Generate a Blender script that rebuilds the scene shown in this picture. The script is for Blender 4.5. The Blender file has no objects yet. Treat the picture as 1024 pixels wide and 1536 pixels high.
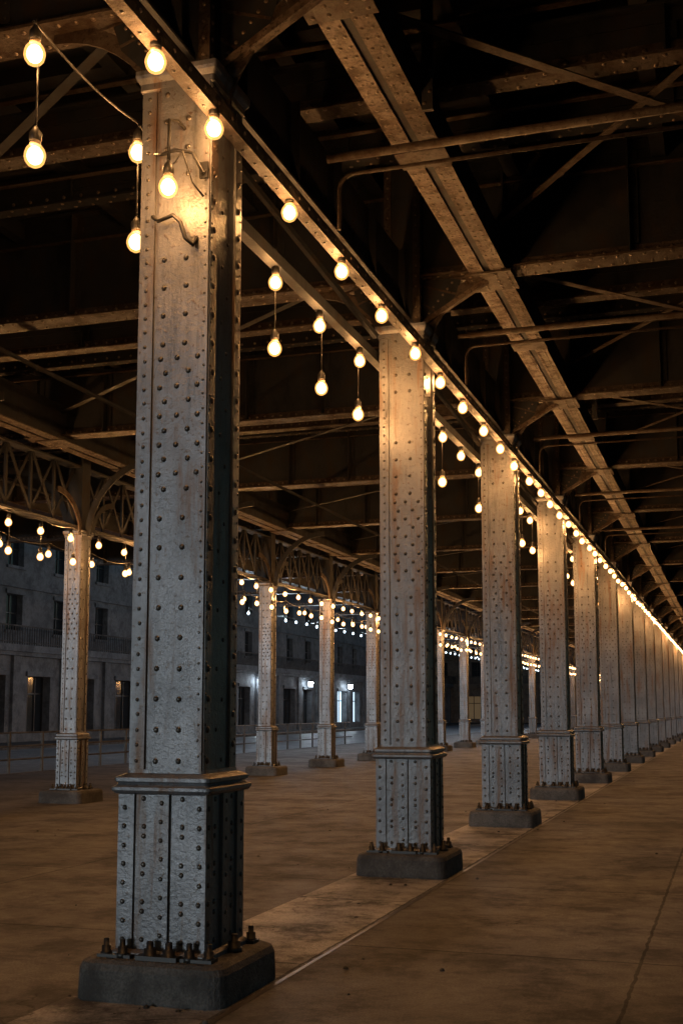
import bpy, math, random
from mathutils import Vector
R=random.Random(7)
S=bpy.context.scene

# ------------------------------------------------------------------ materials
def newmat(n):
    m=bpy.data.materials.new(n); m.use_nodes=True
    nt=m.node_tree; nt.nodes.clear()
    out=nt.nodes.new('ShaderNodeOutputMaterial'); b=nt.nodes.new('ShaderNodeBsdfPrincipled')
    nt.links.new(b.outputs[0],out.inputs[0])
    return m,nt,b
def N(nt,t,**k):
    n=nt.nodes.new(t)
    for a,v in k.items(): setattr(n,a,v)
    return n
def noise(nt,co,scale,detail=4,rough=.6,vec=None):
    n=N(nt,'ShaderNodeTexNoise'); n.inputs['Scale'].default_value=scale
    n.inputs['Detail'].default_value=detail; n.inputs['Roughness'].default_value=rough
    if vec:
        mp=N(nt,'ShaderNodeMapping'); nt.links.new(co,mp.inputs[0])
        mp.inputs['Scale'].default_value=vec; co=mp.outputs[0]
    nt.links.new(co,n.inputs['Vector'])
    return n.outputs[0]
def ramp(nt,src,stops):
    r=N(nt,'ShaderNodeValToRGB'); nt.links.new(src,r.inputs[0])
    e=r.color_ramp.elements
    while len(e)<len(stops): e.new(.5)
    for i,(p,c) in enumerate(stops):
        e[i].position=p; e[i].color=(c if len(c)==4 else (*c,1)) if isinstance(c,tuple) else (c,c,c,1)
    return r.outputs[0]
def mix(nt,f,a,b,mode='MIX'):
    m=N(nt,'ShaderNodeMix',data_type='RGBA',blend_type=mode)
    if isinstance(f,(int,float)): m.inputs[0].default_value=f
    else: nt.links.new(f,m.inputs[0])
    for i,v in ((6,a),(7,b)):
        if isinstance(v,tuple): m.inputs[i].default_value=(*v,1)
        else: nt.links.new(v,m.inputs[i])
    return m.outputs[2]
def bump(nt,b,src,strength,dist=.01,prev=None):
    n=N(nt,'ShaderNodeBump'); n.inputs['Strength'].default_value=strength; n.inputs['Distance'].default_value=dist
    nt.links.new(src,n.inputs['Height'])
    if prev is not None: nt.links.new(prev,n.inputs['Normal'])
    nt.links.new(n.outputs[0],b.inputs['Normal']); return n.outputs[0]
def worldpos(nt):
    return N(nt,'ShaderNodeNewGeometry').outputs['Position']

def metal(name,c1,c2,rust,rustlo=.55,rusthi=.7,rough=(.35,.65),metallic=.25,bs=.35,chipw=.64,streak=(9,9,.9),spec=.5):
    m,nt,b=newmat(name); co=worldpos(nt)
    n1=noise(nt,co,1.7,4,.65); n3=noise(nt,co,1,6,.65,streak); n4=noise(nt,co,30,4,.7)
    col=mix(nt,ramp(nt,n1,[(.35,0.),(.65,1.)]),c1,c2)
    col=mix(nt,ramp(nt,n3,[(rustlo,0.),(rusthi,.95)]),col,rust)
    col=mix(nt,ramp(nt,n3,[(.32,.7),(.45,0.)]),col,tuple(x*.4 for x in c2))
    chip=ramp(nt,n4,[(chipw,0.),(chipw+.05,.8)])
    col=mix(nt,chip,col,tuple(x*.5 for x in rust))
    nt.links.new(col,b.inputs['Base Color'])
    rr=ramp(nt,n3,[(.3,rough[0]),(.7,rough[1])]); nt.links.new(rr,b.inputs['Roughness'])
    b.inputs['Metallic'].default_value=metallic; b.inputs['Specular IOR Level'].default_value=spec
    if bs: bump(nt,b,n4,bs,.010)
    return m
M_paint=metal('weathered_grey_paint',(.150,.153,.163),(.088,.091,.099),(.10,.057,.034),.52,.66,(.26,.52),.38,.6,.61)
M_rivet=metal('rivet_paint',(.075,.068,.06),(.05,.046,.042),(.06,.033,.018),.5,.7,(.22,.4),.5)
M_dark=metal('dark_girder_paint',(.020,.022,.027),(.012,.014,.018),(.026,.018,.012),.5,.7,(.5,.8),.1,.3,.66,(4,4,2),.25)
M_rust=metal('rusty_flange',(.072,.056,.045),(.040,.031,.025),(.032,.018,.010),.46,.60,(.45,.8),.15,.8,.56,(5,5,5),.3)
M_rust_lit=metal('rusty_flange_lit',(.15,.115,.090),(.080,.060,.047),(.04,.022,.012),.46,.60,(.4,.75),.2,.9,.54,(5,5,5),.35)  # same rust as rusty_flange; the brighter lit look is put into the colour
M_rivd=metal('rusty_rivet',(.16,.125,.10),(.10,.08,.06),(.06,.035,.02),.5,.7,(.25,.45),.45)

def concrete(name,c1,c2,dark,joint=None,rough=(.6,.85),crack=True,bs=.3,dk=(.9,.7,.6),spec=.5):
    m,nt,b=newmat(name); co=worldpos(nt)
    n1=noise(nt,co,.33,5,.65); n2=noise(nt,co,3.5,6,.75); n3=noise(nt,co,70,2,.6); n4=noise(nt,co,1.1,7,.78)
    col=mix(nt,ramp(nt,n1,[(.40,0.),(.60,1.)]),c1,c2)
    col=mix(nt,ramp(nt,n4,[(.48,0.),(.60,dk[0])]),col,dark)
    col=mix(nt,ramp(nt,n2,[(.35,dk[1]),(.56,0.)]),col,tuple(x*.45 for x in c2))
    col=mix(nt,ramp(nt,n3,[(.35,dk[2]),(.6,0.)]),col,dark)
    prev=bump(nt,b,n2,bs,.02); prev=bump(nt,b,n3,bs*1.5,.005,prev)
    b.inputs['Specular IOR Level'].default_value=spec
    if crack:
        v=N(nt,'ShaderNodeTexVoronoi',feature='DISTANCE_TO_EDGE'); v.inputs['Scale'].default_value=.28
        ad=N(nt,'ShaderNodeVectorMath',operation='MULTIPLY_ADD')
        nn=N(nt,'ShaderNodeTexNoise'); nn.inputs['Scale'].default_value=1.1; nn.inputs['Detail'].default_value=5; nt.links.new(co,nn.inputs['Vector'])
        nt.links.new(nn.outputs[1],ad.inputs[0]); ad.inputs[1].default_value=(1.6,1.6,1.6); nt.links.new(co,ad.inputs[2])
        nt.links.new(ad.outputs[0],v.inputs['Vector'])
        cr=ramp(nt,v.outputs[0],[(.0,.9),(.005,0.)])
        gate=ramp(nt,n1,[(.46,0.),(.52,1.)])
        mu=N(nt,'ShaderNodeMath',operation='MULTIPLY'); nt.links.new(cr,mu.inputs[0]); nt.links.new(gate,mu.inputs[1])
        col=mix(nt,mu.outputs[0],col,(.02,.016,.012))
    if joint:
        br=N(nt,'ShaderNodeTexBrick'); br.offset=0; br.inputs['Scale'].default_value=1
        br.inputs['Brick Width'].default_value=joint[0]; br.inputs['Row Height'].default_value=joint[1]
        br.inputs['Mortar Size'].default_value=.014; br.inputs['Mortar Smooth'].default_value=.4
        br.inputs['Color1'].default_value=(1,1,1,1); br.inputs['Color2'].default_value=(.74,.74,.74,1); br.inputs['Mortar'].default_value=(.18,.18,.18,1)
        mp=N(nt,'ShaderNodeMapping'); mp.inputs['Location'].default_value=(joint[2],joint[3],0)
        wob=N(nt,'ShaderNodeVectorMath',operation='MULTIPLY_ADD'); n5=N(nt,'ShaderNodeTexNoise'); n5.inputs['Scale'].default_value=6; n5.inputs['Detail'].default_value=1; nt.links.new(co,n5.inputs['Vector'])
        nt.links.new(n5.outputs[1],wob.inputs[0]); wob.inputs[1].default_value=(.03,.03,0); nt.links.new(co,wob.inputs[2])
        nt.links.new(wob.outputs[0],mp.inputs[0]); nt.links.new(mp.outputs[0],br.inputs['Vector'])
        col=mix(nt,1.,col,br.outputs[0],'MULTIPLY')
    nt.links.new(col,b.inputs['Base Color'])
    rr=ramp(nt,n4,[(.35,rough[0]),(.65,rough[1])]); nt.links.new(rr,b.inputs['Roughness'])
    return m
M_floor=concrete('plaza_concrete',(.150,.140,.136),(.098,.091,.088),(.045,.041,.039),(2.95,3.0,.45,.9),(.62,.9),True,.5,(.85,.7,.6),.22)
M_strip=concrete('worn_strip',(.46,.44,.42),(.30,.285,.275),(.07,.064,.06),(.97,2.6,.5,.4),(.6,.9),True,1.3,(.95,.6,.4),.25)
M_foot=concrete('footing_concrete',(.115,.108,.10),(.075,.070,.065),(.035,.032,.03),None,(.7,.95),False,1.0,(.9,.7,.6),.3)
M_asph=concrete('asphalt',(.10,.105,.11),(.075,.078,.083),(.05,.052,.055),None,(.2,.45),False,.25)
M_road=concrete('pale_road',(.30,.31,.32),(.24,.25,.26),(.15,.155,.16),None,(.25,.5),False,.25)
M_stone=concrete('facade_stone',(.17,.182,.195),(.115,.124,.135),(.06,.065,.07),None,(.7,.9),False,.4)
M_wallw=concrete('warm_masonry',(.20,.16,.13),(.15,.12,.09),(.08,.06,.05),None,(.7,.9),False,.4)
def simple(name,c,rough=.5,metallic=0,em=None,es=0,samp=True):
    m,nt,b=newmat(name)
    b.inputs['Base Color'].default_value=(*c,1)
    if not em:
        n=noise(nt,worldpos(nt),9,2); col=mix(nt,ramp(nt,n,[(.35,0.),(.65,1.)]),c,tuple(x*.7 for x in c))
        nt.links.new(col,b.inputs['Base Color'])
    b.inputs['Roughness'].default_value=rough; b.inputs['Metallic'].default_value=metallic
    if em: b.inputs['Emission Color'].default_value=(*em,1); b.inputs['Emission Strength'].default_value=es
    if not samp: m.cycles.emission_sampling='NONE'
    return m
def shell(name,em,es,trans):
    m=bpy.data.materials.new(name); m.use_nodes=True; nt=m.node_tree; nt.nodes.clear()
    o=N(nt,'ShaderNodeOutputMaterial'); t=N(nt,'ShaderNodeBsdfTransparent'); e=N(nt,'ShaderNodeEmission'); a=N(nt,'ShaderNodeAddShader')
    t.inputs[0].default_value=(trans,trans*.97,trans*.9,1); e.inputs[0].default_value=(*em,1); e.inputs[1].default_value=es
    nt.links.new(t.outputs[0],a.inputs[0]); nt.links.new(e.outputs[0],a.inputs[1]); nt.links.new(a.outputs[0],o.inputs[0])
    m.cycles.emission_sampling='NONE'; return m
M_black=simple('black_iron',(.02,.019,.018),.45,.3)
M_porc=simple('ceramic_collar',(.35,.27,.18),.4)
M_glass=simple('window_glass',(.02,.025,.03),.1)
M_white=simple('road_paint',(.6,.6,.6),.7)
M_bulb=simple('warm_bulb_core',(.5,.4,.3),.3,0,(1,.66,.34),9,False)
M_shell=shell('warm_bulb_glass',(1,.46,.12),.85,.85)
M_cool=simple('cool_bulb_core',(.4,.45,.5),.3,0,(.7,.86,1),9,False)
M_shellc=shell('cool_bulb_glass',(.45,.7,1),.8,.85)
M_shop=simple('lit_shop_window',(.5,.6,.7),.3,0,(.6,.82,1),1.3)
M_shopw=simple('lit_warm_window',(.3,.25,.15),.3,0,(1,.62,.3),.06)
M_lant=simple('lantern_glass',(.8,.9,1),.3,0,(.75,.88,1),60)

# ------------------------------------------------------------------ mesh builder
class MB:
    def __init__(s,mats=()): s.v=[];s.f=[];s.m=[];s.sm=[];s.mats=list(mats)
    def add(s,vs,fs,mat,smooth=False):
        o=len(s.v); s.v+=[tuple(v) for v in vs]
        if mat not in s.mats: s.mats.append(mat)
        i=s.mats.index(mat)
        for f in fs: s.f.append(tuple(o+k for k in f)); s.m.append(i); s.sm.append(smooth)
    def box(s,x0,x1,y0,y1,z0,z1,mat):
        s.add([(x0,y0,z0),(x1,y0,z0),(x1,y1,z0),(x0,y1,z0),(x0,y0,z1),(x1,y0,z1),(x1,y1,z1),(x0,y1,z1)],
          [(0,3,2,1),(4,5,6,7),(0,1,5,4),(1,2,6,5),(2,3,7,6),(3,0,4,7)],mat)
    def bar(s,p,q,w,h,mat,up=Vector((0,0,1))):
        p=Vector(p);q=Vector(q);d=(q-p).normalized()
        a=d.cross(up)
        if a.length<1e-4: a=d.cross(Vector((0,1,0)))
        a.normalize(); b=a.cross(d)
        vs=[e+a*(sx*w/2)+b*(sy*h/2) for e in (p,q) for sx,sy in ((-1,-1),(1,-1),(1,1),(-1,1))]
        s.add(vs,[(0,1,2,3),(7,6,5,4),(0,4,5,1),(1,5,6,2),(2,6,7,3),(3,7,4,0)],mat)
    def tube(s,pts,r,mat,n=8):
        pts=[Vector(p) for p in pts]; vs=[];fs=[]
        ref=Vector((.13,.21,1)).normalized()
        for i,p in enumerate(pts):
            d=(pts[min(i+1,len(pts)-1)]-pts[max(i-1,0)]).normalized()
            a=d.cross(ref)
            if a.length<.05: a=d.cross(Vector((1,0,0)))
            a.normalize(); b=a.cross(d)
            for k in range(n):
                t=2*math.pi*k/n; vs.append(p+a*(r*math.cos(t))+b*(r*math.sin(t)))
        for i in range(len(pts)-1):
            for k in range(n):
                fs.append((i*n+k,i*n+(k+1)%n,(i+1)*n+(k+1)%n,(i+1)*n+k))
        fs.append(tuple(range(n-1,-1,-1))); fs.append(tuple((len(pts)-1)*n+k for k in range(n)))
        s.add(vs,fs,mat,True)
    def dome(s,c,nrm,r,mat,n=7,h=.62):
        c=Vector(c);nrm=Vector(nrm);a=nrm.orthogonal().normalized();b=nrm.cross(a)
        vs=[]
        for rr,hh in ((1,0),(.78,.62)):
            for k in range(n):
                t=2*math.pi*k/n; vs.append(c+(a*math.cos(t)+b*math.sin(t))*(r*rr)+nrm*(r*h*hh))
        vs.append(c+nrm*(r*h))
        fs=[(k,(k+1)%n,n+(k+1)%n,n+k) for k in range(n)]+[(n+k,n+(k+1)%n,2*n) for k in range(n)]
        s.add(vs,fs,mat,True)
    def lathe(s,c,prof,mat,n=12):
        c=Vector(c);vs=[];fs=[]
        for r,z in prof:
            for k in range(n):
                t=2*math.pi*k/n; vs.append((c.x+r*math.cos(t),c.y+r*math.sin(t),c.z+z))
        L=len(prof)
        for i in range(L-1):
            for k in range(n): fs.append((i*n+k,i*n+(k+1)%n,(i+1)*n+(k+1)%n,(i+1)*n+k))
        fs.append(tuple(range(n-1,-1,-1))); fs.append(tuple((L-1)*n+k for k in range(n)))
        s.add(vs,fs,mat,True)
    def rprism(s,prof,rad,mat,cx=0,cy=0,seg=5,smooth=False):
        vs=[];fs=[];n=4*(seg+1)
        for h,z in prof:
            r=min(rad,h*.9)
            for q,(sx,sy) in enumerate(((1,1),(-1,1),(-1,-1),(1,-1))):
                for k in range(seg+1):
                    t=math.pi/2*(q+k/seg); vs.append((cx+sx*(h-r)+r*math.cos(t),cy+sy*(h-r)+r*math.sin(t),z))
        for i in range(len(prof)-1):
            for k in range(n): fs.append((i*n+k,i*n+(k+1)%n,(i+1)*n+(k+1)%n,(i+1)*n+k))
        fs.append(tuple(range(n-1,-1,-1))); fs.append(tuple((len(prof)-1)*n+k for k in range(n)))
        s.add(vs,fs,mat,smooth)
    def mesh(s,name):
        me=bpy.data.meshes.new(name); me.from_pydata(s.v,[],s.f)
        for m in s.mats: me.materials.append(m)
        me.polygons.foreach_set('material_index',s.m); me.polygons.foreach_set('use_smooth',s.sm); me.update()
        return me
def place(me,name,loc=(0,0,0),rz=0,parent=None):
    o=bpy.data.objects.new(name,me); o.location=loc; o.rotation_euler=(0,0,rz); S.collection.objects.link(o)
    if parent: o.parent=parent
    return o

ROW=[6.56+5.25*i for i in range(-3,21)]
CY0,CY1=-13.,122.
XL,XR=-15.5,9.
ZG=6.06; GD=1.25; ZT=ZG+GD
# ------------------------------------------------------------------ column
def build_column(h=.235,top=5.5,post=True,scale_r=1.0,ped_top=1.14,P=.275,FH=.45):
    mb=MB([M_paint,M_rivet,M_foot,M_black,M_rust,M_dark])
    mb.rprism([(FH-.01,-.05),(FH,.02),(FH-.005,.17),(FH-.018,.205),(FH-.05,.222)],.10,M_foot,seg=5)
    mb.box(-P+.015,P-.015,-P+.015,P-.015,.2,ped_top,M_paint)
    for sx in(-1,1):
        for sy in(-1,1):
            x0,x1=sorted((sx*(P-.10*P/.275),sx*P)); y0,y1=sorted((sy*(P-.10*P/.275),sy*P))
            mb.box(x0,x1,y0,y1,.222,ped_top-.004,M_paint)
    mb.box(-.045,.045,-P-.004,-P+.03,.225,ped_top-.01,M_paint)
    mb.box(P-.03,P+.004,-.045,.045,.225,ped_top-.01,M_paint)
    mb.rprism([(P+.03,.222),(P+.03,.245),(P+.01,.262)],.02,M_paint)
    def bolt(x,y,r=.03):
        mb.lathe((x,y,.222),[(r*1.25,0),(r*1.25,.025),(r,.027),(r,.06),(r*.6,.062),(r*.6,.095),(r*.4,.1)],M_black,6)
    k=P/.275
    for sx in(-1,1):
        for sy in(-1,1):
            mb.box(*sorted((sx*(P-.13),sx*(P+.075))),*sorted((sy*(P-.02),sy*(P+.075))),.2225,.24,M_black)
            bolt(sx*(P+.04),sy*(P+.03)); bolt(sx*(P-.07),sy*(P+.045)); 
    bolt(-.03,-P-.055,.038); bolt(.085,-P-.055,.038); bolt(P+.055,.02,.038)
    mb.box(-.10,.15,-P-.10,-P,.2225,.247,M_black)
    z=ped_top
    mb.rprism([(P+.0,z-.02),(P+.028,z-.012),(P+.04,z+.005),(P+.04,z+.022),(P+.022,z+.03),(P+.012,z+.045),(P+.026,z+.055),(P+.026,z+.075),(P-.0,z+.09),(h+.012,z+.10),(h+.01,z+.12)],.03,M_paint)
    z0=z+.1
    c=h-.015
    lw=.095*h/.235
    mb.box(-c,c,-c,c,z0,top,M_paint)
    for sx in(-1,1):
        for sy in(-1,1):
            x0,x1=sorted((sx*(h-lw),sx*h)); y0,y1=sorted((sy*(h-lw),sy*h))
            mb.box(x0,x1,y0,y1,z0,top,M_paint)
    for sy in(-1,1):
        y0,y1=sorted((sy*(h-.03),sy*(h+.014)))
        mb.box(-.105*h/.235,h-.008,y0,y1,z0+.004,top-.003,M_paint)
    rr=.0185*scale_r; q_=h/.235
    def riv(face,u,zz,off,r=rr):
        j=lambda:R.uniform(-.003,.003)
        if face==0: mb.dome((u+j(),-off,zz+j()),(0,-1,0),r,M_rivet)
        elif face==1: mb.dome((off,u+j(),zz+j()),(1,0,0),r,M_rivet)
        elif face==2: mb.dome((u+j(),off,zz+j()),(0,1,0),r,M_rivet)
        else: mb.dome((-off,u+j(),zz+j()),(-1,0,0),r,M_rivet)
    zz=z0+.07
    i=0
    while zz<top-.05:
        for f in(0,2):
            riv(f,-.188*q_,zz,h,.013)
            if 2.85<zz<3.75:
                if i%2==0: riv(f,-.04*q_,zz,h+.014); riv(f,.11*q_,zz,h+.014)
                else: riv(f,-.075*q_,zz,h+.014); riv(f,.035*q_,zz,h+.014); riv(f,.17*q_,zz,h+.014)
            elif i%2==0 and not 4.45<zz<4.75: riv(f,-.06*q_,zz,h+.014); riv(f,.085*q_,zz,h+.014)
        for f in(1,3):
            if i%2==0: riv(f,-.185*q_,zz,h,.021)
            else: riv(f,.185*q_,zz,h,.021)
            if i%2==0: riv(f,(-.03 if i%4 else .05)*q_,zz,c,.014)
        for f,u in((0,.205),(1,-.215),(1,.215)):
            riv(f,u*q_,zz+.03,h+(.014 if f==0 else 0),.009)
        zz+=.088; i+=1
    zz=.31;i=0
    while zz<ped_top-.05:
        for f in range(4):
            for u in(-.235*k,.235*k): riv(f,u,zz,P,.0165)
            for u in((-.12*k,.12*k)): riv(f,u,zz+(.05 if i%2 else 0),P-.015,.0165)
            if f<2: riv(f,0,zz+.03,P+.004,.015)
        zz+=.105;i+=1
    t=top
    mb.rprism([(h,t-.10),(h+.015,t-.09),(h+.015,t-.05),(h+.035,t-.02),(h+.04,t),(h+.04,t+.03),(h+.01,t+.045)],.015,M_paint)
    if post:
        q=.175
        mb.box(-q,q,-q,q,t+.02,ZT-.05,M_dark)
        for sx in(-1,1):
            for sy in(-1,1):
                x0,x1=sorted((sx*(q-.06),sx*(q+.015))); y0,y1=sorted((sy*(q-.06),sy*(q+.015)))
                mb.box(x0,x1,y0,y1,t+.045,ZT-.06,M_rust)
        zz=t+.12
        while zz<ZT-.1:
            for u in(-.15,.15):
                mb.dome((u,-q-.015,zz),(0,-1,0),.014,M_rivd); mb.dome((q+.015,u,zz),(1,0,0),.014,M_rivd)
            zz+=.11
        for sx in(-1,1):
            vs=[];pr=[(q*sx,5.6),(sx*.36,5.70),(sx*.52,5.86),(sx*.60,6.1),(q*sx,6.1)]
            for y in(-.012,.012): vs+=[(x,y,zq) for x,zq in pr]
            kk=len(pr); fs=[tuple(range(kk)),tuple(range(2*kk-1,kk-1,-1))]+[(a,a+kk,(a+1)%kk+kk,(a+1)%kk) for a in range(kk)]
            mb.add(vs,fs,M_dark)
            for tt in range(6):
                a=tt/5; mb.dome((sx*(.24+.25*a),-.012,5.66+.3*a+.05),(0,-1,0),.014,M_rivd)
            R0=.85; prev=None
            for j in range(11):
                a=math.pi/2*j/10
                p=Vector((sx*(q+R0-R0*math.cos(a)),0,5.2+(R0)*math.sin(a)))
                if prev is not None: mb.bar(prev,p,.11,.022,M_rust,Vector((0,1,0)))
                if j in(2,4,6,8): mb.bar(p,(sx*q,0,p.z+.12),.02,.03,M_rust,Vector((0,1,0)))
                prev=p
    return mb.mesh('steel_column_mesh')
col_me=build_column()
for y in ROW: place(col_me,'riveted_steel_column',(0,y,0))
col2_me=build_column(h=.165,top=4.75,post=False,scale_r=1.1,ped_top=1.1,P=.20,FH=.43)
ROW2=[18.9+4.66*i for i in range(-6,20)]
for y in ROW2: place(col2_me,'riveted_steel_column',(-8,y,0))
for y in ROW: place(col_me,'riveted_steel_column',(8.2,y,0))

# ------------------------------------------------------------------ overhead steel
def ibeamX(name,x0,x1,zb,d,fw,rsp=.13,stiff=1.25,flmat=M_rust,webmat=M_dark):
    mb=MB([M_dark,M_rust,M_rivd,M_paint])
    mb.box(x0,x1,-fw/2,fw/2,zb,zb+.022,flmat)
    mb.box(x0,x1,-fw/2,fw/2,zb+d-.022,zb+d,webmat)
    mb.box(x0,x1,-.008,.008,zb+.022,zb+d-.022,webmat)
    for sy in(-1,1):
        y0,y1=sorted((sy*.008,sy*.024)); mb.box(x0,x1,y0,y1,zb+.0225,zb+.13,flmat)
        mb.box(x0,x1,y0,y1,zb+d-.13,zb+d-.0225,webmat)
    x=x0+.3;
    while x<x1:
        for sy in(-1,1):
            y0,y1=sorted((sy*.024,sy*(fw/2-.02))); mb.box(x-.008,x+.008,y0,y1,zb+.023,zb+d-.023,webmat)
            y0,y1=sorted((sy*.0245,sy*.04)); mb.box(x+.008,x+.09,y0,y1,zb+.14,zb+d-.14,webmat)
        zz=zb+.18
        while zz<zb+d-.15: mb.dome((x+.055,-.04,zz),(0,-1,0),.014,M_dark,5); zz+=.11
        x+=stiff
    x=x0
    while x<x1:
        mb.dome((x,-.024,zb+.08),(0,-1,0),.021,M_rivd,6)
        mb.dome((x,-fw*.32,zb),(0,0,-1),.019,M_rivd,6); mb.dome((x+rsp/2,fw*.32,zb),(0,0,-1),.019,M_rivd,6)
        x+=rsp
    return mb.mesh(name)
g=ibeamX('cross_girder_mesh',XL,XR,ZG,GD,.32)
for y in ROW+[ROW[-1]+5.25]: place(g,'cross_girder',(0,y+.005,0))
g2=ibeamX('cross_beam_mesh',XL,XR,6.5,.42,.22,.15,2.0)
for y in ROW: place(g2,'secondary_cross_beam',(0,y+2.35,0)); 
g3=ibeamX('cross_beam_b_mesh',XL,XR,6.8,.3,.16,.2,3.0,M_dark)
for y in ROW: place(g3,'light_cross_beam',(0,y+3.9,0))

def longit(name,x,zb,w,d,rich=True,fm=None):
    fm=fm or M_rust
    mb=MB([M_dark,fm,M_rivd,M_paint])
    if rich:
        mb.box(x-w/2,x-.035,CY0,CY1,zb,zb+.02,fm); mb.box(x+.035,x+w/2,CY0,CY1,zb,zb+.02,fm)
        mb.box(x-w/2+.03,x+w/2-.03,CY0,CY1,zb+.02,zb+.05,M_dark)
        mb.box(x-w/2+.05,x-w/2+.07,CY0,CY1,zb+.05,zb+d,M_dark); mb.box(x+w/2-.07,x+w/2-.05,CY0,CY1,zb+.05,zb+d,M_dark)
        y=0.
        while y<60:
            for u in(-w/2+.045,-.065,.065,w/2-.045): mb.dome((x+u,y+(.06 if u<0 else 0),zb),(0,0,-1),.015,M_rivd,6)
            y+=.125
        for yc in ROW:
            mb.box(x-w/2-.05,x+w/2+.05,yc-.27,yc+.27,zb-.02,zb-.001,M_rust)
            for a in(-.2,-.1,0,.1,.2):
                for b_ in(-.2,-.08,.08,.2): mb.dome((x+b_*w/.4,yc+a,zb-.02),(0,0,-1),.017,M_rivd,6)
            mb.box(x-w/2-.02,x+w/2+.02,yc+2.2,yc+2.5,zb-.014,zb-.001,M_rust)
    else:
        mb.box(x-w/2,x+w/2,CY0,CY1,zb,zb+.02,M_rust); mb.box(x-.01,x+.01,CY0,CY1,zb+.02,zb+d,M_dark)
        mb.box(x-w/2,x+w/2,CY0,CY1,zb+d,zb+d+.02,M_dark)
    return mb.mesh(name)
for nm,x,zb,w,d,ri,fm in(('a',.91,5.995,.37,.42,True,M_rust_lit),('b',-7.35,5.98,.42,.6,True,None),('d',-11.6,6.02,.3,.5,False,None),('e',4.9,6.0,.4,.42,True,None)):
    place(longit('longitudinal_girder_mesh_'+nm,x,zb,w,d,ri,fm),'longitudinal_girder')
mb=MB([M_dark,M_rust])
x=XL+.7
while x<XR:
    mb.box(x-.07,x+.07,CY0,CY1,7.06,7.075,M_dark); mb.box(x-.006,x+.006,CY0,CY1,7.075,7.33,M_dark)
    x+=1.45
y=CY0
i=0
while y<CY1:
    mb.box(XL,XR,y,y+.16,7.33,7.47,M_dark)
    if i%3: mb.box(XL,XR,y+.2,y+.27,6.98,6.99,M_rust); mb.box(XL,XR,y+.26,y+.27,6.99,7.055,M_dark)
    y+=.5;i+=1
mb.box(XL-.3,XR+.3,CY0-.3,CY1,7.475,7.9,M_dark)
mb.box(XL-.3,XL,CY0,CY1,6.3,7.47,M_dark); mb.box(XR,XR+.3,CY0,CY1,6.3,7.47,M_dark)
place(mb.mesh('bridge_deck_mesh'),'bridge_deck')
def rowgirder():
    mb=MB([M_dark,M_rust,M_rivd,M_paint,M_black])
    mb.box(-.01,.01,CY0,CY1,5.62,6.3,M_dark)
    mb.box(-.09,.09,CY0,CY1,5.60,5.62,M_dark)
    y=CY0+.3
    while y<CY1:
        mb.box(.01,.08,y-.008,y+.008,5.62,6.3,M_dark); mb.box(.0105,.022,y+.008,y+.08,5.63,6.28,M_dark)
        zz=5.7
        while zz<6.2 and y<40: mb.dome((.022,y+.045,zz),(1,0,0),.013,M_dark,5); zz+=.1
        y+=1.05
    return mb.mesh('row_girder_mesh')
place(rowgirder(),'row_girder')
mb=MB([M_rust,M_rivd,M_paint,M_dark])
ZR=5.13
mb.box(.245,.335,CY0,CY1,ZR,ZR+.012,M_rust); mb.box(.323,.335,CY0,CY1,ZR+.012,ZR+.10,M_rust)
y=0
while y<50:
    mb.dome((.335,y,ZR+.055),(1,0,0),.014,M_rivd,6); mb.dome((.28,y+.1,ZR),(0,0,-1),.012,M_black,6); y+=.2
mb.box(-.35,-.26,6.9,CY1,ZR+.05,ZR+.062,M_dark); mb.box(-.272,-.26,6.9,CY1,ZR+.062,ZR+.15,M_dark)
place(mb.mesh('light_rail_mesh'),'string_light_rail')
mb=MB([M_rust,M_dark,M_rivd,M_black])
for y in ROW:
    mb.bar((.19,y-.02,5.6),(.86,y-.02,5.99),.07,.05,M_rust_lit)
    mb.bar((.1,y+.1,6.45),(4.7,y+5.1,6.45),.09,.012,M_rust); mb.bar((4.7,y+.1,6.47),(.95,y+5.1,6.47),.07,.012,M_rust)
    mb.bar((-.1,y+.1,6.45),(-7.2,y+5.1,6.45),.09,.012,M_dark)
    if y>8: mb.bar((-.19,y-.5,5.35),(-.9,y-2.4,6.4),.05,.05,M_dark)
place(mb.mesh('lateral_bracing_mesh'),'lateral_bracing')
mb=MB([M_rust,M_dark,M_black])
for k,y in enumerate((8.55,13.3,18.9,24.2,29.3)):
    z=5.90
    mb.tube([(.22,y,z+.02)]+[(8,y,z+.02)],.034,M_rust)
    pts=[(.30,y+.06,5.35),(.30,y+.06,z-.22)]+[(.30+.12-.12*math.cos(a),y+.06,z-.22+.12*math.sin(a)) for a in(.4,.8,1.2,1.57)]+[(8,y+.06,z-.10)]
    mb.tube(pts,.016,M_rust)
for x,z in((-5.,5.85),(-9.5,5.8)): mb.tube([(x,CY0,z),(x,CY1,z)],.03,M_dark)
for xx,yy in((1.17,8.0),(1.3,17.8)):
    mb.box(xx-.04,xx+.04,yy-.02,yy+.02,5.9,7.0,M_dark)
    for q in range(12): mb.dome((xx+(.02 if q%2 else -.02),yy-.02,5.95+q*.085),(0,-1,0),.016,M_rust)
place(mb.mesh('conduit_mesh'),'conduit_pipe')
mb=MB([M_rust,M_dark,M_rivd])
x=-8
mb.box(x-.12,x+.12,CY0,CY1,4.84,4.87,M_dark); mb.box(x-.12,x+.12,CY0,CY1,5.93,5.96,M_dark)
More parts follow.
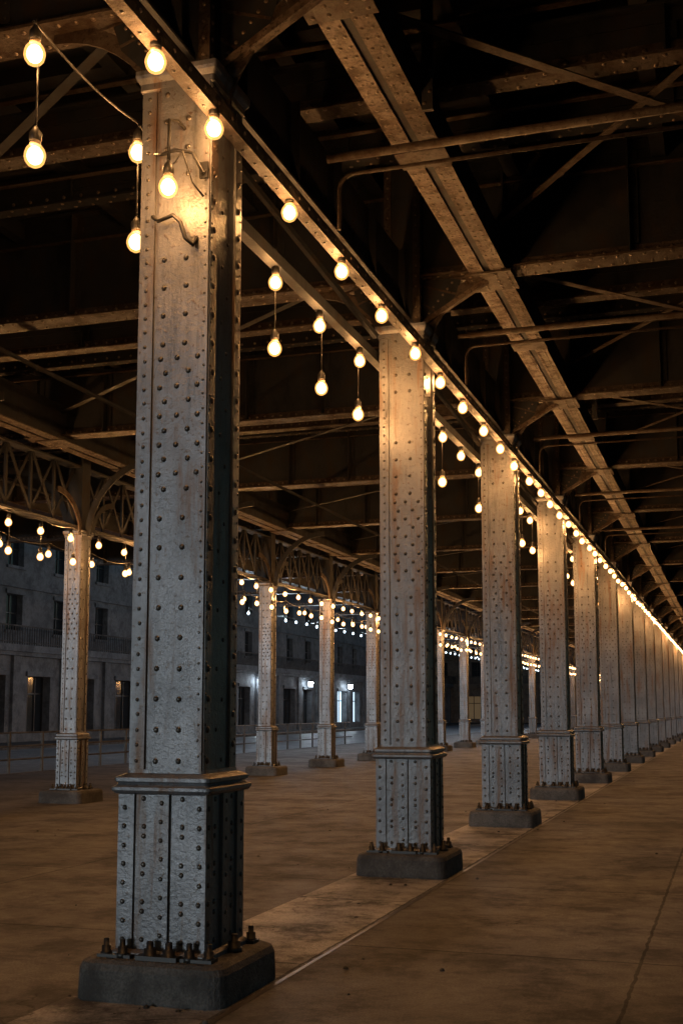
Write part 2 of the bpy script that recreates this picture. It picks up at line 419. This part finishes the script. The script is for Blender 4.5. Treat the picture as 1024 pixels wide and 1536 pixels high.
for k,y in enumerate(ROW2):
    mb.box(x-.14,x+.14,y-.14,y+.14,4.78,7.0,M_dark)
    yy=y+.14;n=6;st=(4.66-.28)/n
    for q in range(n):
        a=yy+q*st
        mb.bar((x-.03,a,4.87),(x-.03,a+st,5.93),.02,.06,M_dark); mb.bar((x+.03,a+st,4.87),(x+.03,a,5.93),.02,.06,M_dark)
        mb.box(x-.02,x+.02,a-.03,a+.03,4.87,5.93,M_dark)
    for sy in(-1,1):
        prev=None
        for q in range(10):
            t=math.pi/2*q/9; p=Vector((x+.16,y+sy*(.2+.8-.8*math.cos(t)),4.7+.7*math.sin(t)))
            if prev is not None: mb.bar(prev,p,.10,.03,M_rust if sy<0 else M_dark,Vector((1,0,0)))
            prev=p
    for sx in(-1,1):
        prev=None
        for q in range(10):
            t=math.pi/2*q/9; p=Vector((x+sx*(.2+1.3-1.3*math.cos(t)),y,4.7+1.3*math.sin(t)))
            if prev is not None: mb.bar(prev,p,.12,.035,M_dark,Vector((0,1,0)))
            prev=p
place(mb.mesh('lattice_girder_mesh'),'lattice_girder')

# ------------------------------------------------------------------ string lights
BP=[(.020,-.002),(.036,-.014),(.049,-.032),(.057,-.056),(.058,-.074),(.051,-.100),(.038,-.118),(.018,-.130),(.006,-.133)]
PW=44
LD={}
def lamp(root,x,y,z,cool,k):
    key=(cool,k)
    if key not in LD:
        l=bpy.data.lights.new('bulb_light','POINT'); l.energy=PW*k*(3.2 if cool else 1); l.shadow_soft_size=.066
        l.color=(.62,.80,1) if cool else (1,.475,.16); LD[key]=l
    o=bpy.data.objects.new('bulb_light',LD[key]); o.location=(x,y,z); S.collection.objects.link(o); o.parent=root
def bulb(mb,x,y,z,cool,drop=.0,n=12):
    t=z+.068
    core=[(r*.74,-.066+(b+.066)*.74) for r,b in BP]
    mb.lathe((x,y,t),core[::-1],M_cool if cool else M_bulb,n)
    mb.lathe((x,y,t),BP[::-1],M_shellc if cool else M_shell,n)
    mb.lathe((x,y,t-.010),[(.022,0),(.030,.004),(.030,.02)],M_porc,n)
    mb.lathe((x,y,t+.010),[(.030,0),(.034,.01),(.032,.05),(.02,.068),(.01,.085)],M_black,n)
    if drop>0: mb.tube([(x,y,t+.09),(x+.004,y,t+.1+drop)],.006,M_black,4)
def cable(mb,x,z,ys,sag,r=.008):
    pts=[]
    for a,b in zip(ys[:-1],ys[1:]):
        for q in range(5):
            t=q/5; pts.append((x,a+(b-a)*t,z-sag*4*t*(1-t)))
    pts.append((x,ys[-1],z)); mb.tube(pts,r,M_black,5)
def string(x,z,ys,cool=False,sag=.05,drop=.02,lower=None,name='string_lights',jit=.04,far=30,fk=2.2):
    mb=MB(); root=bpy.data.objects.new(name,None); S.collection.objects.link(root)
    cable(mb,x,z+.19+drop,ys,sag)
    for i,y in enumerate(ys):
        n=14 if y<14 else (9 if y<40 else 6)
        jy=R.uniform(-jit,jit) if i>1 else 0
        step=1 if y<far else 3
        lit=(i%step==0)
        bulb(mb,x+R.uniform(-.015,.015),y+jy,z+R.uniform(-.015,.015),cool,drop+.02,n)
        two=lower and i not in lower[1]
        if y<far:
            lamp(root,x,y+jy,z,cool,1)
        elif lit: lamp(root,x,y+jy,z,cool,(3 if cool else fk)*(2 if lower else 1))
        if two:
            dz=lower[0]+R.uniform(-.03,.03)
            bulb(mb,x+R.uniform(-.03,.03),y+jy+.03,z-dz,cool,dz-.13,n)
            if y<far: lamp(root,x,y+jy+.03,z-dz,cool,1)
    place(mb.mesh(name+'_mesh'),'bulbs_and_cable',parent=root)
def seq(a,b,s):
    o=[]
    while a<b: o.append(a); a+=s
    return o
string(.30,5.03,[4.3,5.42,6.2]+seq(7.5,118,1.14),sag=.03,drop=.01)
string(-.30,5.05,seq(5.2,118,1.18),sag=.05,drop=.01,lower=(.56,{9}))
string(-7.62,4.53,seq(12.3,112,.95),sag=.05,drop=.01,lower=(.42,{1,2,7}),far=12)
string(-8.4,4.35,seq(12.6,112,1.5),sag=.08,far=12)
string(-14,5.2,seq(41.5,112,1.3),True,.08,far=12)
root=bpy.data.objects.new('bracket_lamp',None); S.collection.objects.link(root)
mb=MB([M_bulb,M_porc,M_black])
fy=6.56-.25
bulb(mb,.055,fy-.2,4.66,False,0,14); lamp(root,.055,fy-.2,4.66,False,.85)
mb.tube([(.055,fy-.2,4.83),(.055,fy-.2,5.08),(.06,fy-.1,5.12),(.06,fy,5.12)],.012,M_black)
mb.tube([(-.13,fy-.01,4.98),(-.06,fy-.05,4.95),(.03,fy-.06,4.96),(.14,fy-.05,4.93),(.20,fy-.03,4.80),(.22,fy,4.84)],.011,M_black)
mb.tube([(-.14,fy-.01,4.58),(-.08,fy-.05,4.53),(.02,fy-.06,4.55),(.07,fy-.06,4.50),(.10,fy-.05,4.40),(.14,fy-.03,4.36),(.15,fy,4.42)],.013,M_black)
mb.tube([(.09,fy-.2,4.80),(.12,fy-.15,4.90),(.16,fy-.1,4.72),(.2,fy-.02,4.66)],.006,M_black)
mb.box(.17,.225,fy-.02,fy+.01,4.78,4.88,M_black)
place(mb.mesh('bracket_lamp_mesh'),'bracket',parent=root)

# ------------------------------------------------------------------ ground
mb=MB([M_asph]); mb.box(-400,400,-300,600,-.4,-.13,M_asph); place(mb.mesh('ground_mesh'),'ground')
mb=MB([M_floor,M_foot]); mb.box(-14.2,12,-30,160,-.35,0,M_floor); mb.box(-14.4,-14.202,-30,160,-.35,.004,M_foot)
place(mb.mesh('plaza_mesh'),'plaza_pavement')
mb=MB([M_strip]); mb.add([(-.5,-30,.004),(.47,-30,.004),(.47,160,.004),(-.5,160,.004)],[(0,1,2,3)],M_strip)
mb.add([(.472,-30,.003),(.505,-30,.003),(.495,160,.003),(.472,160,.003)],[(0,1,2,3)],M_black); place(mb.mesh('strip_mesh'),'pavement_strip')
mb=MB([M_road,M_white]); mb.add([(-27,-60,-.126),(-14.4,-60,-.126),(-14.4,220,-.126),(-27,220,-.126)],[(0,1,2,3)],M_road)
y=-50
while y<200:
    mb.add([(-20.8,y,-.122),(-20.6,y,-.122),(-20.6,y+3,-.122),(-20.8,y+3,-.122)],[(0,1,2,3)],M_white); y+=8
for xx in(-15.2,-26.3): mb.add([(xx,-60,-.122),(xx+.15,-60,-.122),(xx+.15,220,-.122),(xx,220,-.122)],[(0,1,2,3)],M_white)
place(mb.mesh('road_mesh'),'road')
mb=MB([M_foot]); mb.box(-31,-27,-60,220,-.3,.01,M_foot); place(mb.mesh('sidewalk_mesh'),'sidewalk')
mb=MB([M_foot,M_black])
for k in range(160):
    x=R.uniform(-6,2.6);y=R.uniform(3.5,20);r=R.choice([.006,.008,.012,.02])
    if k>60: x=R.gauss(0,.55); y=R.choice(ROW[3:8])+R.gauss(0,.7)
    mb.dome((x,y,.004),(0,0,1),r,R.choice([M_foot,M_black]),5,R.uniform(.4,1))
mb.dome((-1.1,8.9,.004),(0,0,1),.045,M_black,8,1)
place(mb.mesh('debris_mesh'),'gravel_debris')

# ------------------------------------------------------------------ buildings
def facade(name,x,y0,y1,stone,shops):
    root=bpy.data.objects.new(name,None); S.collection.objects.link(root)
    mb=MB([stone,M_glass,M_foot,M_black]); gl=MB([M_glass,M_shop,M_shopw,M_black])
    def wall(xf,depth,z0,z1,openings,ya,yb):
        oz0,oz1=openings[0][2],openings[0][3]
        mb.box(xf-depth,xf,ya,yb,z0,oz0,stone); mb.box(xf-depth,xf,ya,yb,oz1,z1,stone)
        c=ya
        for o in openings: mb.box(xf-depth,xf-.002,c,o[0],oz0,oz1,stone); c=o[1]
        mb.box(xf-depth,xf-.002,c,yb,oz0,oz1,stone)
    bay=4.6; n=int((y1-y0)/bay); yb=y0+n*bay
    op=[(y0+i*bay+1.2,y0+i*bay+(3.4 if i%3 else 3.9),.5,3.3) for i in range(n)]
    wall(x,.8,0,4.5,op,y0,yb)
    for i,o in enumerate(op):
        yy=(o[0]+o[1])/2
        mt=M_glass
        if shops(yy)==1: mt=M_shop
        if shops(yy)==2: mt=M_shopw
        gl.box(x-.55,x-.5,o[0],o[1],.5,3.3,mt)
        for t in(.0,.33,.66,1): 
            q=o[0]+(o[1]-o[0])*t; gl.box(x-.5,x-.44,q-.04,q+.04,.5,3.3,M_black)
        gl.box(x-.5,x-.45,o[0],o[1],2.4,2.48,M_black)
        mb.box(x,x+.12,o[0]-.15,o[1]+.15,3.32,3.55,stone)
    for i in range(n+1):
        yy=y0+i*bay; mb.box(x,x+.18,yy-.3,yy+.3,0,4.5,stone)
    mb.box(x-2.4,x+.45,y0,yb,4.5,4.85,stone); mb.box(x-.1,x+.3,y0,yb,4.3,4.498,stone)
    mb.box(x+.3,x+.36,y0,yb,5.75,5.82,M_foot); mb.box(x+.3,x+.36,y0,yb,4.95,5.0,M_foot)
    y=y0
    while y<yb:
        mb.box(x+.315,x+.345,y,y+.04,4.85,5.75,M_foot); y+=.22
    xs=x-1.6
    z=4.85
    for fl in range(3):
        hgt=3.4
        op=[(y0+i*bay+1.55,y0+i*bay+3.05,z+.9,z+2.8) for i in range(n)]
        wall(xs,.7,z,z+hgt,op,y0,yb)
        for o in op:
            gl.box(xs-.4,xs-.35,o[0],o[1],o[2],o[3],M_glass)
            gl.box(xs-.35,xs-.31,(o[0]+o[1])/2-.03,(o[0]+o[1])/2+.03,o[2],o[3],M_black); gl.box(xs-.35,xs-.31,o[0],o[1],o[2]+.9,o[2]+.96,M_black)
            mb.box(xs,xs+.12,o[0]-.12,o[1]+.12,o[2]-.16,o[2]-.002,stone)
            mb.box(xs,xs+.1,o[0]-.12,o[1]+.12,o[3]+.002,o[3]+.22,stone)
        mb.box(xs,xs+.2,y0,yb,z+hgt-.25,z+hgt-.003,stone)
        z+=hgt
    mb.box(xs-.7,xs+.5,y0,yb,z,z+.6,stone)
    mb.box(xs-12,xs-.7,y0,yb,0,z+.3,stone)
    place(mb.mesh(name+'_walls'),'walls',parent=root); place(gl.mesh(name+'_win'),'windows',parent=root)
    return root
def sh(y):
    if 103<y<111: return 1
    return 0
facade('stone_building',-31,20,160,M_stone,sh)
b2=facade('masonry_building',0,-44,30,M_wallw,lambda y: 2 if int(y/4.6)%3==0 else 0)
b2.rotation_euler=(0,0,-math.pi/2); b2.location=(0,150,0)
for y in(74.0,84,95,106):
    mb=MB([M_lant,M_black])
    mb.box(-30.75,-30.4,y-.03,y+.03,3.95,4.0,M_black); mb.rprism([(.12,3.55),(.17,3.9)],.02,M_lant,cx=-30.4,cy=y); mb.rprism([(.2,3.902),(.06,4.05)],.02,M_black,cx=-30.4,cy=y)
    place(mb.mesh('lantern_mesh'),'wall_lantern')
mb=MB([M_foot])
y=26
while y<58:
    mb.box(-15.03,-14.97,y-.03,y+.03,-.13,1.02,M_foot); y+=1.6
for z in(.3,.65,1.0): mb.tube([(-15,26,z),(-15,57.5,z)],.025,M_foot,6)
place(mb.mesh('street_railing_mesh'),'street_railing')

# ------------------------------------------------------------------ light
w=bpy.data.worlds.new("World"); S.world=w; w.use_nodes=True
nt=w.node_tree; bg=nt.nodes['Background']
sky=nt.nodes.new('ShaderNodeTexSky'); sky.sky_type='NISHITA'; sky.sun_disc=False
sky.sun_elevation=math.radians(5); sky.sun_rotation=math.radians(205)
tint=nt.nodes.new('ShaderNodeMix'); tint.data_type='RGBA'; tint.blend_type='MULTIPLY'; tint.inputs[0].default_value=1; tint.inputs[7].default_value=(.50,.74,1,1)
nt.links.new(sky.outputs[0],tint.inputs[6]); nt.links.new(tint.outputs[2],bg.inputs[0]); bg.inputs[1].default_value=.07
sl=bpy.data.lights.new('cool_fill','SUN'); sl.energy=1.0; sl.angle=math.radians(10); sl.color=(.74,.87,1)  # added lamp, not a real moon: cool low fill on the lower column fronts
so=bpy.data.objects.new('cool_fill_light',sl); S.collection.objects.link(so)
d=Vector((.42,.90,-.085)).normalized(); so.rotation_euler=d.to_track_quat('-Z','Y').to_euler()

# ------------------------------------------------------------------ camera
c=bpy.data.cameras.new('cam'); co=bpy.data.objects.new('camera',c); S.collection.objects.link(co)
co.location=(3.11,0,1.6); co.rotation_euler=(math.radians(97),0,math.radians(17.97))
c.lens=1800/1536*36; c.sensor_width=36; c.sensor_fit='AUTO'; c.shift_y=76/1536; c.clip_end=1500
S.camera=co
S.view_settings.view_transform='Standard'; S.view_settings.look='None'; S.view_settings.exposure=0
